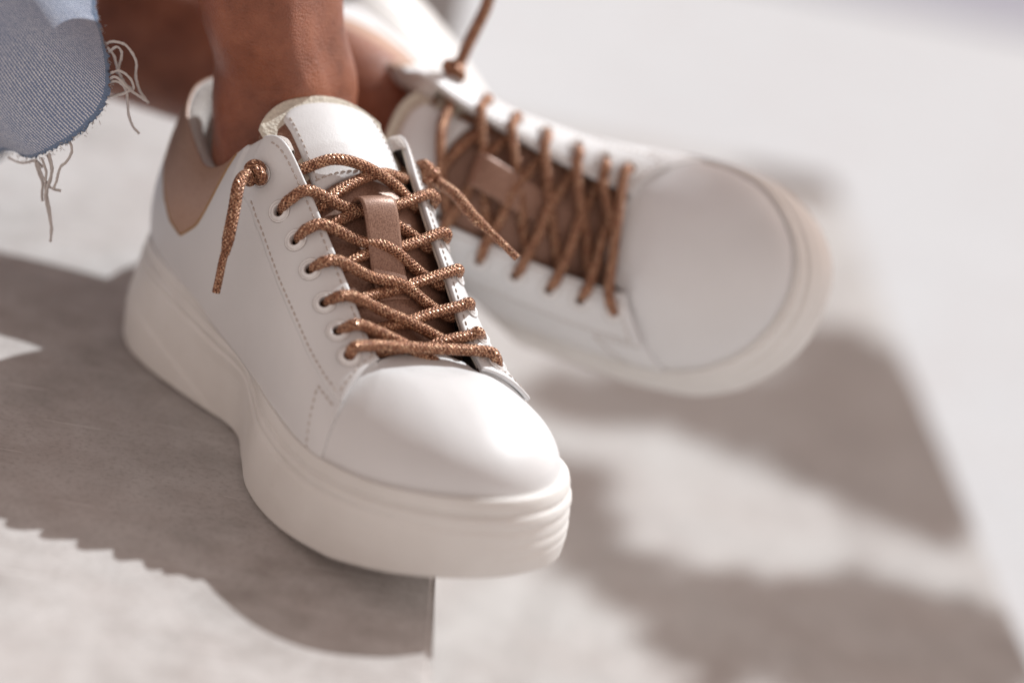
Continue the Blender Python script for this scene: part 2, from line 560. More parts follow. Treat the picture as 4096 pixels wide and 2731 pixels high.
def t_eye(s):      # lower edge of the eyestay in t, s measured on the medial side (6.4 .. 12)
    return np.interp(s, [6.4, 7.2, 8.5, 10, 11, 12], [0.70, 0.60, 0.54, 0.50, 0.49, 0.50])
def lift(s):       # eyestay lifts off near its front end
    return 0.10 * np.clip((s - 10.3) / 1.7, 0, 1) ** 2

SE_ = {-1: np.array([7.05, 7.88, 8.63, 9.24, 9.82, 10.46, 11.17]), 1: np.array([7.30, 8.15, 8.95, 9.55, 10.15, 10.85, 11.55])}   # seven eyelets a side
TE_ = {-1: np.array([0.79, 0.77, 0.78, 0.783, 0.777, 0.775, 0.757]), 1: np.array([0.82, 0.81, 0.82, 0.82, 0.815, 0.81, 0.80])}

def medial_or_lateral(side, s):
    """medial s -> cyclic station index on the given side."""
    return s if side < 0 else NS - s - 0.0 * s

def eyelet_frame(side, i):
    s = medial_or_lateral(side, SE_[side][i])
    te = TE_[side][i]
    p = S(s, te); n = SN(s, te)
    a = S(s, te + 0.04) - S(s, te - 0.04)
    a /= np.linalg.norm(a)                      # towards the opening
    off = 0.24 + lift(SE_[side][i]) * (1.6 if side > 0 else 0.6)
    return p + n * off, n, a

def tongue_c(x):
    return np.interp(x, [6.5, 8, 9, 10, 13, 16, 17.2, 18, 19.5, 21], [14.2, 13.75, 13.4, 12.9, 10.85, 8.4, 7.3, 6.6, 5.7, 5.2])
def tongue_p(x, y):
    return np.stack([x + 0 * y, y + 0 * x, tongue_c(x) - 0.085 * y * y], -1)

def boolean_holes(obj, cutters, warp):
    V, F, _ = merge(cutters)
    V = warp(V)
    co = mesh_obj('cutter', V, F, M['dark'], smooth=False)
    md = obj.modifiers.new('holes', 'BOOLEAN')
    md.operation = 'DIFFERENCE'
    md.solver = 'EXACT'
    md.object = co
    co.parent = obj.parent
    bpy.context.view_layer.update()
    dg = bpy.context.evaluated_depsgraph_get()
    me = bpy.data.meshes.new_from_object(obj.evaluated_get(dg))
    obj.modifiers.clear()
    if len(me.polygons) > 0.5 * len(obj.data.polygons):
        obj.data = me
        me.shade_smooth()
    bpy.data.objects.remove(co)

def stitches(pts, normals, flip, length=0.2, gap=0.11, r=0.036):
    """Row of short thread capsules along a polyline."""
    L = np.r_[0, np.cumsum(np.linalg.norm(np.diff(pts, axis=0), axis=1))]
    out = []
    a = 0.0
    while a + length < L[-1]:
        q = [np.array([np.interp(a + length * k, L, pts[:, j]) for j in range(3)]) for k in (0, .25, .5, .75, 1)]
        n = np.array([np.interp(a + length / 2, L, normals[:, j]) for j in range(3)])
        n /= np.linalg.norm(n) + 1e-9
        h = (-0.03, 0.012, 0.025, 0.012, -0.03)
        P = np.array([q[k] + n * h[k] for k in range(5)])
        out.append(tube(P, r, 6, 0.06))
        a += length + gap
    return out

def build_sneaker(root, flip, variant):
    fl = np.array([1, -1, 1]) if flip else np.array([1, 1, 1])
    tw = variant.get('twist', 0.0)
    def warp(V):
        V = np.asarray(V) * fl
        if tw:
            # the unloaded shoe is twisted along its length
            ang_ = tw * np.maximum(0, V[:, 0] - 10)
            y_, z_ = V[:, 1], V[:, 2] - 4
            V = np.stack([V[:, 0], y_ * np.cos(ang_) - z_ * np.sin(ang_), 4 + y_ * np.sin(ang_) + z_ * np.cos(ang_)], 1)
            ang_ = 0.05 * np.maximum(0, 12 - V[:, 0])          # the heel rolls with the turned ankle
            y_, z_ = V[:, 1], V[:, 2] - 10
            V = np.stack([V[:, 0], y_ * np.cos(ang_) - z_ * np.sin(ang_) + 0.025 * np.maximum(0, 12 - V[:, 0]) ** 2, 10 + y_ * np.sin(ang_) + z_ * np.cos(ang_)], 1)
        return V
    def add(name, V, F, mat, parent=root, uv=None, **kw):
        return mesh_obj(name, warp(V), F, mat, parent, uv, **kw)

    # ---- sole
    ns, nq = 460, 84
    s = np.linspace(0, NS, ns, endpoint=False)
    B = catmull(Bo, s, True)
    Fx = catmull(Fe, s, True)[:, :2]
    dB = np.roll(B, -1, 0) - np.roll(B, 1, 0)
    nB = np.stack([dB[:, 1], -dB[:, 0]], 1)
    nB /= np.linalg.norm(nB, axis=1, keepdims=True)
    zt, z0 = zf(Fx[:, 0]), zb(B[:, 0])
    q = np.r_[0, 0.006, 0.016, 0.03, 0.05, 0.075, np.linspace(0.10, 0.985, nq - 9), 0.995, 1.0, 1.0]
    rings = []
    toe = np.clip((B[:, 0] - 20) / 4, 0, 1)
    heel = np.clip((9.5 - B[:, 0]) / 4, 0, 1)
    for k, qq in enumerate(q):
        zz = z0 + (zt - z0) * qq
        d = zt - zz                                  # distance below the rim
        w = np.interp(qq, [0, 0.35, 0.60, 0.80, 0.93, 0.985, 1.0], [0, 0.02, 0.16, 0.42, 0.64, 0.82, 0.95])
        off = -0.42 * max(0, 1 - qq / 0.06) ** 2 + 0.10 * math.sin(math.pi * min(1, qq / 0.8))
        groove = lambda c, wd, dep: -dep * np.exp(-((d - c) / wd) ** 2)
        step = lambda c, wd, h: h * 0.5 * (1 + np.tanh((c - d) / wd))
        e = groove(0.62, 0.07, 0.12) + step(0.62, 0.05, -0.05)
        e = e + groove(1.12, 0.10, 0.09) * (1 - 0.6 * toe)
        e = e + toe * (step(1.15, 0.05, 0.10) - groove(1.2, 0.08, -0.02) + groove(1.75, 0.08, 0.05) + groove(2.25, 0.08, 0.045)) * np.clip((B[:, 1] + 1.5) / 2.5, 0.12, 1)
        # swept style line on the heel block
        cz = np.interp(B[:, 0], [-2, 2, 5, 8, 10], [2.9, 2.35, 1.7, 0.7, -0.3])
        e = e + np.where(B[:, 0] < 10.5, 0.06 * 0.5 * (1 + np.tanh((cz - zz) / 0.09)), 0)
        e = e + 0.02 * np.sin(B[:, 0] * 3.1 + zz * 2) * 0.15
        xy = (B + nB * (off + e)[:, None]) * (1 - w) + (Fx + nB * (0.30 + (e * 1.0))[:, None]) * w
        if k == len(q) - 2:
            xy = Fx + nB * 0.13
            zz = zt - 0.02
        if k == len(q) - 1:
            xy = Fx - nB * 0.55
            zz = zt - 0.22
        rings.append(np.c_[xy, zz])
    G = np.array(rings)                              # (nq, ns, 3)
    V = G.reshape(-1, 3)
    Fc = grid_faces(len(q), ns, cv=True)
    n = len(V)
    V = np.r_[V, [[12, 0, 0.0]], [[12, 0, 4.0]]]
    for j in range(ns):
        Fc.append((n, (j + 1) % ns, j))
        Fc.append((n + 1, n - ns + j, n - ns + (j + 1) % ns))
    add('sole', V, Fc, M['rubber'])

    # ---- generic patch on the upper
    def patch(name, sfun, nu, nv, off, thick, mat, parent=root, off_fun=None):
        u = np.linspace(0, 1, nu)[:, None] * np.ones((1, nv))
        v = np.ones((nu, 1)) * np.linspace(0, 1, nv)[None]
        ss, tt = sfun(u, v)
        P = S(ss, tt)
        N = SN(ss, tt)
        o = off + (off_fun(ss, tt) if off_fun else 0) * np.ones_like(ss)
        # pillow the border so that cut edges look rounded
        edge = np.minimum(np.minimum(u, 1 - u) * nu, np.minimum(v, 1 - v) * nv)
        rd = 0.035 * np.clip(1 - edge / 1.0, 0, 1)
        V, F = slab_mesh(P + N * (o - rd)[..., None], P + N * (o - thick)[..., None])
        return add(name, V, F, mat, parent)

    # vamp / toe
    def vamp_bump(ss, tt):
        r = -0.13 * np.exp(-((tt - 0.87) / 0.055) ** 2) * np.clip((ss - 12) * (22 - ss) / 20, 0, 1)
        return r + 0.10 * np.exp(-((tt - 0.975) / 0.03) ** 2) + 0.035 * np.sin(ss * 2.2 + 3 * tt) * tt * (1 - tt)
    patch('vamp', lambda u, v: (10.8 + u * (23.2 - 10.8), v * 0.985), 150, 60, 0.03, 0.16, M['leather'], off_fun=vamp_bump)
    # quarter: from the medial seam back round the heel to the lateral seam
    qs = lambda u, v: (S_MED - u * (S_MED + NS - S_LAT), v)
    q_off = lambda ss, tt: np.where(np.abs(((ss + NS / 2) % NS) - NS / 2) < 6, 0.10 * np.clip((tt - 0.55) / 0.35, 0, 1), 0) \
        + 0.015 * np.sin(ss * 1.9) * np.sin(tt * 7)
    quarter = patch('quarter', qs, 330, 60, 0.15, 0.15, M['leather'], off_fun=q_off)
    # eyestays
    stays = []
    for side in (-1, 1):
        lf = 1.6 if side > 0 else 0.6
        def es(u, v, side=side):
            sm = 12.0 - u * (12.0 - 6.5)
            tl = t_eye(sm)
            return medial_or_lateral(side, sm), tl + v * (1.004 - tl)
        def lo(ss, tt, side=side, lf=lf):
            sm = ss if side < 0 else NS - ss
            return lf * lift(sm)
        stays.append(patch('eyestay', es, 120, 36, 0.225, 0.19, M['leather'], off_fun=lo))
    for side in (-1, 1):
        def el(u, v, side=side):
            sm = 11.7 - u * (11.7 - 6.9)
            return medial_or_lateral(side, sm), 0.80 + v * 0.198
        patch('eyestay_lining', el, 90, 14, 0.03, 0.13, M['leather_edge'])
    # eyelet holes
    for side, st in zip((-1, 1), stays):
        cut = []
        for i in range(7):
            p, nn, a = eyelet_frame(side, i)
            cut.append(tube(np.array([p - nn * 0.9, p - nn * .3, p + nn * .3, p + nn * 0.6]) * 1.0, 0.235, 22, 0.3))
        boolean_holes(st, cut, warp)
    cut = []
    for side in (-1, 1):
        for i in range(7):
            p, nn, a = eyelet_frame(side, i)
            cut.append(tube(np.array([p - nn * 0.9, p - nn * .3, p + nn * .3, p + nn * 0.6]) * 1.0, 0.24, 22, 0.3))
    boolean_holes(quarter, cut, warp)
    # eyelets: flanged rings
    for side in (-1, 1):
        for i in range(7):
            p, nn, a = eyelet_frame(side, i)
            b = np.cross(nn, a)
            th = np.linspace(0, 2 * np.pi, 28, endpoint=False)
            prof = [(0.226, -0.14), (0.228, 0.03), (0.238, 0.065), (0.262, 0.088), (0.295, 0.085), (0.322, 0.06), (0.338, 0.036), (0.37, 0.028), (0.385, 0.0), (0.405, 0.0), (0.425, 0.042), (0.455, 0.046), (0.472, 0.028), (0.474, -0.03)]
            R = np.array([[p + nn * (h * 1.2 - 0.012) + r * (np.cos(x) * a + np.sin(x) * b) for x in th] for r, h in prof])
            ey = add('eyelet', R.reshape(-1, 3), grid_faces(len(prof), 28, cv=True), M['eyelet'])
            # thin dark ring whose colour paints the shade in the gap round the flange
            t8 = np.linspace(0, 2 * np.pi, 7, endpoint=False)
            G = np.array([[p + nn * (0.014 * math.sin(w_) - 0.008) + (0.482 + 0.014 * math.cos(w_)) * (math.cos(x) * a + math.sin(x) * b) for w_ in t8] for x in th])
            add('gap_shade', G.reshape(-1, 3), grid_faces(28, 7, cu=True, cv=True), M['gap_shade'], ey)

    # heel tab (brown, both sides round the heel)
    def tab_low(s):
        return np.interp(np.abs(s), [0, 0.9, 1.5, 2.1, 2.7, 3.3, 3.9, 4.5, 5.1, 5.6], [0.985, 0.95, 0.82, 0.64, 0.49, 0.405, 0.385, 0.55, 0.80, 0.985])
    def ht(u, v):
        sm = (u - 0.5) * 2 * 5.6
        tl = tab_low(sm)
        return sm % NS, tl + v * (1.0 - tl)
    tab = patch('heel_tab', ht, 140, 40, 0.175, 0.12, M['tab'], off_fun=q_off)
    us = np.linspace(-5.58, 5.58, 160)
    ps = S(us % NS, tab_low(us)) + SN(us % NS, tab_low(us)) * (0.15 + q_off(us % NS, tab_low(us)))[:, None]
    V, F, uv = tube(ps, 0.055, 8, 0.12)
    add('cut_edge', V, F, M['edge_gold'], tab)

    # collar lining: rolls over the topline and down inside
    cs = np.linspace(-7.4, 7.4, 150)
    T0 = S(cs % NS, 0.995)
    N0 = SN(cs % NS, 0.985)
    Nh = N0 * [1, 1, 0]
    Nh /= np.linalg.norm(Nh, axis=1, keepdims=True)
    prof = [(0.13, -0.04), (0.13, 0.04), (0.06, 0.10), (-0.06, 0.12), (-0.24, 0.09), (-0.44, -0.04), (-0.60, -0.35), (-0.68, -0.9), (-0.64, -1.8), (-0.56, -3.0), (-0.55, -5.0)]
    prof = catmull(np.array(prof), np.linspace(0, len(prof) - 1, 34))
    G = np.array([T0 + Nh * a + np.array([0, 0, 1]) * b for a, b in prof])
    V, F = slab_mesh(G, G - np.array([0, 0, 0.0]) + np.array([0, 0, -0.03]))
    add('collar_lining', V, F, M['lining'])
    # insole
    th = np.linspace(0, NS, 90, endpoint=False)
    ins = catmull(Fe, th, True) * [0.97, 0.93, 1] + [0.3, 0, 0.35]
    add('insole', np.r_[ins, [[11, 0, 4.7]]], [(90, (k + 1) % 90, k) for k in range(90)], M['dark'])

    # ---- tongue
    nx, ny = 90, 40
    t0_ = variant.get('tongue_top', 7.75)
    xs = np.linspace(t0_ + 0.6, 20.6, nx)[:, None] * np.ones((1, ny))
    hw = np.interp(xs[:, 0], [8.3, 9, 11, 14, 18, 20.6], [3.0, 3.2, 3.3, 3.2, 2.9, 2.6])
    ys = hw[:, None] * np.linspace(-1, 1, ny)[None]
    G = tongue_p(xs, ys)
    G[..., 2] += 0.05 * np.sin(xs * 2.4 + ys) - np.clip(np.abs(ys) - 2.4, 0, 1) * 0.25
    N = grid_normals(G)
    N *= np.sign(N[..., 2:3])
    V, F = slab_mesh(G, G - N * 0.28)
    tongue = add('tongue', V, F, M['brown'])
    # white padded top of the tongue
    nx, ny = 60, 60
    u = np.linspace(0, 1, nx)[:, None] * np.ones((1, ny))
    v = np.ones((nx, 1)) * np.linspace(-1, 1, ny)[None]
    y = v * 2.2 + 0.25
    x = t0_ + 0.45 * np.abs(v) ** 6 + 0.12 * v * v + u * (11.75 - t0_ - 0.45 * np.abs(v) ** 6 - 0.35 * (1 - v * v))
    G = tongue_p(x, y)
    edge = np.minimum(np.minimum(u, 1 - u) / 0.09, (1 - np.abs(v)) / 0.09)
    puff = np.sqrt(np.clip(1 - (1 - np.clip(edge, 0, 1)) ** 2, 0, 1))
    N = grid_normals(G)
    N *= np.sign(N[..., 2:3])
    top = G + N * (0.06 + 0.13 * puff + 0.05 * np.sin(np.pi * u) * (1 - v * v))[..., None]
    V, F = slab_mesh(top, G - N * 0.05)
    pad = add('tongue_pad', V, F, M['leather'], tongue)
    # knit lining behind the pad, showing as a cream rim at the top
    xl = t0_ - 0.50 + 0.95 * np.abs(v) ** 3.5 + u * (12.0 - t0_ - 0.95 * np.abs(v) ** 3.5)
    yl = v * 2.95 - 0.05
    Gl = tongue_p(xl, yl)
    puffl = np.sqrt(np.clip(1 - (1 - np.clip(np.minimum(np.minimum(u, 1) / 0.06, (1 - np.abs(v)) / 0.06), 0, 1)) ** 2, 0, 1))
    Nl = grid_normals(Gl)
    Nl *= np.sign(Nl[..., 2:3])
    rim = np.exp(-(u / 0.06) ** 2) * 0.22
    V, F = slab_mesh(Gl - Nl * 0.06 + Nl * (0.04 * puffl + rim * puffl)[..., None], Gl - Nl * (0.10 + 0.36 * puffl)[..., None])
    add('tongue_lining', V, F, M['knit'], tongue)
    # loop on the tongue, laces pass beneath
    lu = np.array([(12.55, .30), (12.6, .72), (12.9, .98), (13.4, .92), (14.1, .58), (14.8, .24), (15.4, .10), (15.9, .04)])
    lc = catmull(lu, np.linspace(0, len(lu) - 1, 40))
    ang = 0.0
    G = []
    for x_, h_ in lc:
        row = []
        for y_ in np.linspace(-0.78, 0.78, 14):
            pnt = tongue_p(np.array(x_), np.array(y_)) + np.array([0.45, 0, 0.89]) * h_
            row.append(pnt)
        G.append(row)
    G = np.array(G)
    N = grid_normals(G)
    N *= np.where(N[..., 2:3] + N[..., 0:1] * 0.2 < 0, -1, 1)
    V, F = slab_mesh(G + N * 0.06, G - N * 0.06)
    add('tongue_loop', V, F, M['brown'], tongue)

    # ---- stitching (rows of thread too fine to pick apart singly)
    rows = []
    def row(ss, tt, off, **kw):
        P = S(ss, tt)
        N = SN(ss, tt)
        rows.extend(stitches(P + N * (off * np.ones(len(P)))[:, None], N, flip, **kw))
    for side in (-1, 1):
        lf = 1.6 if side > 0 else 0.6
        a = np.linspace(6.9, 11.75, 200)
        sa = medial_or_lateral(side, a)
        row(sa, t_eye(a) + 0.035, 0.225 + lf * lift(a))
        a2 = np.linspace(6.9, 11.8, 200)
        row(medial_or_lateral(side, a2), 0.955 + 0 * a2, 0.225 + lf * lift(a2))
        tt = np.linspace(0.56, 0.95, 40)
        row(medial_or_lateral(side, np.full(40, 11.72)), tt, 0.225 + lf * lift(11.72))
        # inverted V near the toe end
        a3 = np.linspace(10.75, 11.9, 40)
        row(medial_or_lateral(side, a3), t_eye(a3) - 0.05, 0.155)
        t4 = np.linspace(0.03, 0.43, 40)
        row(medial_or_lateral(side, 11.15 - 0.4 * (t4 / 0.43)), t4, 0.155)
    V, F, _ = merge(rows)
    st = add('stitching', V, F, M['thread'])
    st['kind'] = 'stuff'
    prow = []
    for sgn in (-1, 1):
        yy = 0.25 + sgn * 1.98 + 0 * np.linspace(0, 1, 40)
        xx = np.linspace(t0_ + 0.75, 11.6, 40)
        P = tongue_p(xx, yy) + np.array([0, sgn * .05, 0.2])
        prow += stitches(P, np.tile([0, sgn * .4, .9], (40, 1)), flip)
    yy = np.linspace(-1.85, 2.35, 60)
    P = tongue_p(11.8 - 0.25 * (1 - (yy / 2.7) ** 2) - 0.35, yy) + np.array([0.1, 0, 0.19])
    prow += stitches(P, np.tile([.4, 0, .9], (60, 1)), flip)
    V, F, _ = merge(prow)
    st = add('stitching', V, F, M['thread'], tongue)
    st['kind'] = 'stuff'

    # ---- lace
    R = 0.238
    lace_root = bpy.data.objects.new('shoelace', None)
    lace_root.empty_display_size = 0.02
    C.objects.link(lace_root)
    lace_root.parent = root
    def edge_at(side, sm, h):
        s = medial_or_lateral(side, sm)
        return S(s, 1.0) + SN(s, 0.97) * (h + ((1.6 if side > 0 else .6) * lift(sm) if h > 0 else 0))
    def on_tongue(P, lo, hi=9.0):
        P = np.array(P, float)
        z = tongue_c(P[0]) - 0.085 * P[1] ** 2
        P[2] = min(max(P[2], z + lo), z + hi)
        return P
    def strand(side, i, over):
        """Out of eyelet i on one side, over the flap, across, under the other flap by eyelet i+1."""
        p, nn, a = eyelet_frame(side, i)
        j = min(i + 1, 6)
        p2, n2, a2 = eyelet_frame(-side, j)
        s0, s1 = SE_[side][i], SE_[side][j]
        e1 = edge_at(side, s0 + (0.50 if side < 0 else 0.35) * (s1 - s0), 0.225 + R - 0.05)
        e2 = edge_at(-side, min(SE_[-side][j] + 0.30, 11.95), -0.05 - R)
        d = e1 - p
        d -= nn * (d @ nn)
        d /= np.linalg.norm(d)
        jit = rng.uniform(-.05, .05, (3, 3)) * [1, .6, .3]
        lo = (R + 0.36 if over else R + 0.03)
        if i == 1:
            lo = R + (0.14 if over else 0.03)
        w1, w2, w3 = 0.28, 0.55, 0.82
        m1 = on_tongue(e1 * (1 - w1) + e2 * w1 + jit[0], lo * 0.9)
        m2 = on_tongue(e1 * (1 - w2) + e2 * w2 + jit[1], lo, lo + 0.12)
        m3 = on_tongue(e1 * (1 - w3) + e2 * w3 + jit[2], R + 0.05, R + 0.4)
        return [p - nn * 0.8 + d * 0.06, p - nn * 0.3 + d * 0.07, p + nn * 0.04 + d * 0.16, p + nn * (R - 0.07) + d * 0.40, p + nn * (R + 0.0) + d * 0.70, e1,
                m1, m2, m3, e2, p2 - n2 * (0.30 + R), p2 - n2 * 0.62 - a2 * 0.5]
    def lace_part(name, P, parent, r=R, ds=0.055, seg=20, braid=0.025, mat='lace'):
        V, F, uv = tube(P, r, seg, ds, braid)
        return add(name, V, F, M[mat], parent, uv)
    for i in range(1, 6):
        rs_ = lambda w: R * (0.66 + 0.34 * min(1.0, max(0.0, (w - 0.05) / 0.10)))
        lace_part('lace_strand', strand(-1, i, variant.get('over', -1) < 0), lace_root, r=rs_)
        lace_part('lace_strand', strand(1, i, variant.get('over', -1) > 0), lace_root, r=rs_)
    # bottom bar
    p, nn, a = eyelet_frame(-1, 6)
    p2, n2, a2 = eyelet_frame(1, 6)
    e1 = edge_at(-1, 11.45, 0.225 + R)
    e2 = edge_at(1, 11.5, 0.225 + R)
    m1 = on_tongue(e1 * .68 + e2 * .32, R + .55)
    m2 = on_tongue(e1 * .32 + e2 * .68, R + .55)
    P = [p - nn * .8 + a * .05, p - nn * .3 + a * .06, p + nn * .04 + a * .15, p + nn * (R - .05) + a * .38, e1, m1, m2, e2,
         p2 + n2 * (R + .02) + a2 * .5, p2 + n2 * (R - .05) + a2 * .28, p2 + n2 * .06 + a2 * .08, p2 - n2 * .3, p2 - n2 * .8]
    lace_part('lace_strand', P, lace_root)
    # top pair, under the flaps at both ends
    for side, over in ((-1, True), (1, False)):
        p, nn, a = eyelet_frame(side, 0)
        p2, n2, a2 = eyelet_frame(-side, 1)
        e1 = edge_at(side, 7.70 if side < 0 else 7.95, -0.08 - R)
        e2 = edge_at(-side, 8.50, -0.05 - R)
        lo = R + (0.55 if over else 0.20)
        P = [p + nn * .2, p - nn * .2, p - nn * .62 + a * .25, e1] + [on_tongue(e1 * (1 - w_) + e2 * w_, lo * (1.0 if w_ < .7 else .75)) for w_ in (.25, .5, .78)] + \
            [e2, p2 - n2 * (.3 + R), p2 - n2 * .62 - a2 * .5]
        lace_part('lace_strand', P, lace_root)
    # knots and free ends
    def knot(side, end_pts, aglet_pts):
        p, nn, a = eyelet_frame(side, 0)
        b = np.cross(nn, a)
        ph = np.linspace(0, 2 * np.pi, 13)[:-1]
        kx, ky, kz = np.sin(ph) + 2 * np.sin(2 * ph), np.cos(ph) - 2 * np.cos(2 * ph), -np.sin(3 * ph)
        sc = 0.135
        K = [p + nn * (0.34 + 0.16 * z_) + a * (x_ * sc) + b * (y_ * sc) for x_, y_, z_ in zip(kx, ky, kz)]
        K = [p - nn * .5, p + nn * .05] + K
        lace_part('knot', np.array(K), lace_root, r=0.225)
        P = [K[-1], p + nn * 0.55 + (np.asarray(end_pts[0]) - p) * .25] + [np.asarray(q_) for q_ in end_pts]
        lace_part('lace_end', np.array(P), lace_root, r=lambda w: 0.255 - 0.075 * min(1, max(0, (w - 0.84) / 0.14)))
        ag = np.array(aglet_pts)
        lace_part('aglet', ag, lace_root, r=0.165, braid=0.0, mat='aglet')
    for side in (-1, 1):
        E = variant['ends'][side]
        knot(side, *E)
    return root

# shoe 1 pose (world cm): heading in plan
c_, s_ = 0.545 / math.hypot(.545, .839), -0.839 / math.hypot(.545, .839)
R1 = np.array([[c_, -s_, 0], [s_, c_, 0], [0, 0, 1.0]])
T1 = np.array([-12.14, 0, 0.0])
R2 = np.array([[0.840032, 0.204489, -0.502524], [-0.516969, 0.582692, -0.627068], [0.164588, 0.786546, 0.595194]])
T2 = CAM + (np.array([-5.633805, 15.379084, 0.932958]) - CAM) * 0.98
K2S = 1.03 * 0.98
TWIST2 = 0.0191

def ray_pt(px, py, y):
    """World point (cm) at depth plane y seen at this place of the 2352x1568 photograph; used for measured positions."""
    f = 85 / 36 * 2352
    d = RIGHT * ((px - 1176) / f) + DOWN * ((py - 784) / f) + FWD
    return CAM + d * (y - CAM[1]) / d[1]
def to1(w): return R1.T @ (np.asarray(w) - T1)
def to2(w): return (R2.T @ (np.asarray(w) - T2)) / K2S

def pose(o, R, T, k=1.0):
    o.matrix_world = Matrix([[*(R[i] * k), T[i] * CM] for i in range(3)] + [[0, 0, 0, 1]])

shoe1 = empty('sneaker', 'white leather platform sneaker standing flat on the step, copper laces in focus', 'sneaker', 'pair of white sneakers')
p1m = lambda px, py, y: to1(ray_pt(px, py, y))
build_sneaker(shoe1, False, {'ends': {
    -1: ([p1m(548, 425, -11.9), p1m(538, 480, -12.4), p1m(526, 540, -12.9), p1m(517, 585, -13.2)],
         [p1m(517, 578, -13.2), p1m(510, 605, -13.35), p1m(503, 640, -13.5), p1m(496, 672, -13.6)]),
    1: ([p1m(1005, 418, -6.4), p1m(1045, 447, -7.4), p1m(1090, 500, -8.4), p1m(1124, 530, -8.9)],
        [p1m(1119, 526, -8.85), p1m(1140, 546, -9.1), p1m(1165, 570, -9.4), p1m(1188, 593, -9.6)]),
}})
pose(shoe1, R1, T1)

shoe2 = empty('sneaker', 'white leather sneaker tipped on its side behind the other, blurred, copper laces', 'sneaker', 'pair of white sneakers')
p2m = lambda px, py, y: to2(ray_pt(px, py, y)) * [1, -1, 1]
build_sneaker(shoe2, True, {'twist': TWIST2, 'tongue_top': 9.5, 'over': 1, 'ends': {
    -1: ([p2m(1062, 160, 3.2), p2m(1085, 110, 3.2), p2m(1112, 55, 3.3), p2m(1132, 10, 3.4), p2m(1150, -60, 3.4)],
         [p2m(1148, -55, 3.4), p2m(1155, -80, 3.4), p2m(1162, -110, 3.4), p2m(1168, -140, 3.4)]),
    1: ([p2m(930, 560, 2.0), p2m(935, 620, 1.6), p2m(945, 680, 1.4), p2m(950, 720, 1.3)],
        [p2m(950, 712, 1.3), p2m(952, 740, 1.3), p2m(954, 770, 1.2), p2m(956, 800, 1.2)]),
}})
pose(shoe2, R2, T2, K2S)

# ------------------------------------------------------------------ the person: legs and jeans
person = empty('person', 'person sitting with crossed bare ankles in frayed light blue jeans', 'person')

def loft(rings):
    """rings: list of (n,3) arrays -> V,F (capped)."""
    G = np.array(rings)
    n = G.shape[1]
    V = G.reshape(-1, 3)
    F = grid_faces(len(G), n, cv=True)
    k = len(V)
    V = np.r_[V, [G[0].mean(0)], [G[-1].mean(0)]]
    for j in range(n):
        F.append((k, (j + 1) % n, j))
        F.append((k + 1, k - n + j, k - n + (j + 1) % n))
    return V, F

th = np.linspace(0, 2 * np.pi, 72, endpoint=False)
def leg_ring(c, front, side, up, hl, hw, crest=0.12, back=0.0):
    """Egg section: 'front' the shin direction, 'side' across."""
    x = np.cos(th); y = np.sin(th)
    w_ = np.clip(x, 0, 1)
    xx = hl * np.sign(x) * np.abs(x) ** (0.95 + 0.30 * np.sqrt(w_))
    yy = hw * np.sign(y) * np.abs(y) ** (0.95 + 0.28 * np.sqrt(w_))
    return np.asarray(c) + xx[:, None] * front + yy[:, None] * side

fr = R1[:, 0]; sd_ = R1[:, 1]
# section of the lower shin: sharp tibial crest, flat outer face (cm, world plan axes)
shin = catmull(np.array([(0.45, -3.15), (0.95, -3.05), (1.35, -2.6), (2.25, -0.7), (3.05, 1.3), (2.5, 3.1), (0.2, 3.9), (-2.2, 3.0), (-3.15, 0.6), (-2.35, -2.0), (-0.8, -3.05)]), np.linspace(0, 11, 400, endpoint=False), True)
sh_a = np.arctan2(shin[:, 1], shin[:, 0]); sh_r = np.hypot(shin[:, 0], shin[:, 1])
o_ = np.argsort(sh_a); sh_a, sh_r = sh_a[o_], sh_r[o_]
def shin_ring(c, f_, k):
    ph = math.atan2(f_[1], f_[0]) + th
    ph = (ph + np.pi) % (2 * np.pi) - np.pi
    r = np.interp(ph, sh_a, sh_r, period=2 * np.pi) * k
    return np.asarray(c) + np.c_[r * np.cos(ph), r * np.sin(ph), np.zeros(len(ph))]
L1 = []
# (shoe-local centre x, z) then up the shin, in world cm
spec1 = [((8.5, 0, 5.0), 5.0, 2.6), ((7.3, 0, 7.0), 4.7, 2.75), ((6.2, 0, 9.0), 4.0, 2.8), ((5.75, 0, 10.6), 3.75, 2.85), ((5.4, 0, 12.2), 3.6, 2.8), ((5.1, 0, 14.0), 3.55, 2.7)]
ctr, hl, hw = [], [], []
for c, a, b in spec1:
    ctr.append(R1 @ np.array(c) + T1); hl.append(a); hw.append(b)
for c, a, b in [((-10.2, -4.6, 16.0), 3.6, 2.7), ((-10.8, -4.5, 18.2), 3.7, 2.8), ((-12.0, -4.0, 23), 4.2, 3.3), ((-14, -2.5, 31), 5.3, 4.4), ((-16.5, -0.5, 41), 5.2, 4.8), ((-18.5, 2.0, 48), 5.6, 5.4), ((-20, 9, 51), 6.0, 6.2)]:
    ctr.append(np.array(c)); hl.append(a); hw.append(b)
u = np.linspace(0, len(ctr) - 1, 90)
ctr = catmull(np.array(ctr), u); hh = catmull(np.c_[hl, hw], u)
rings1 = []
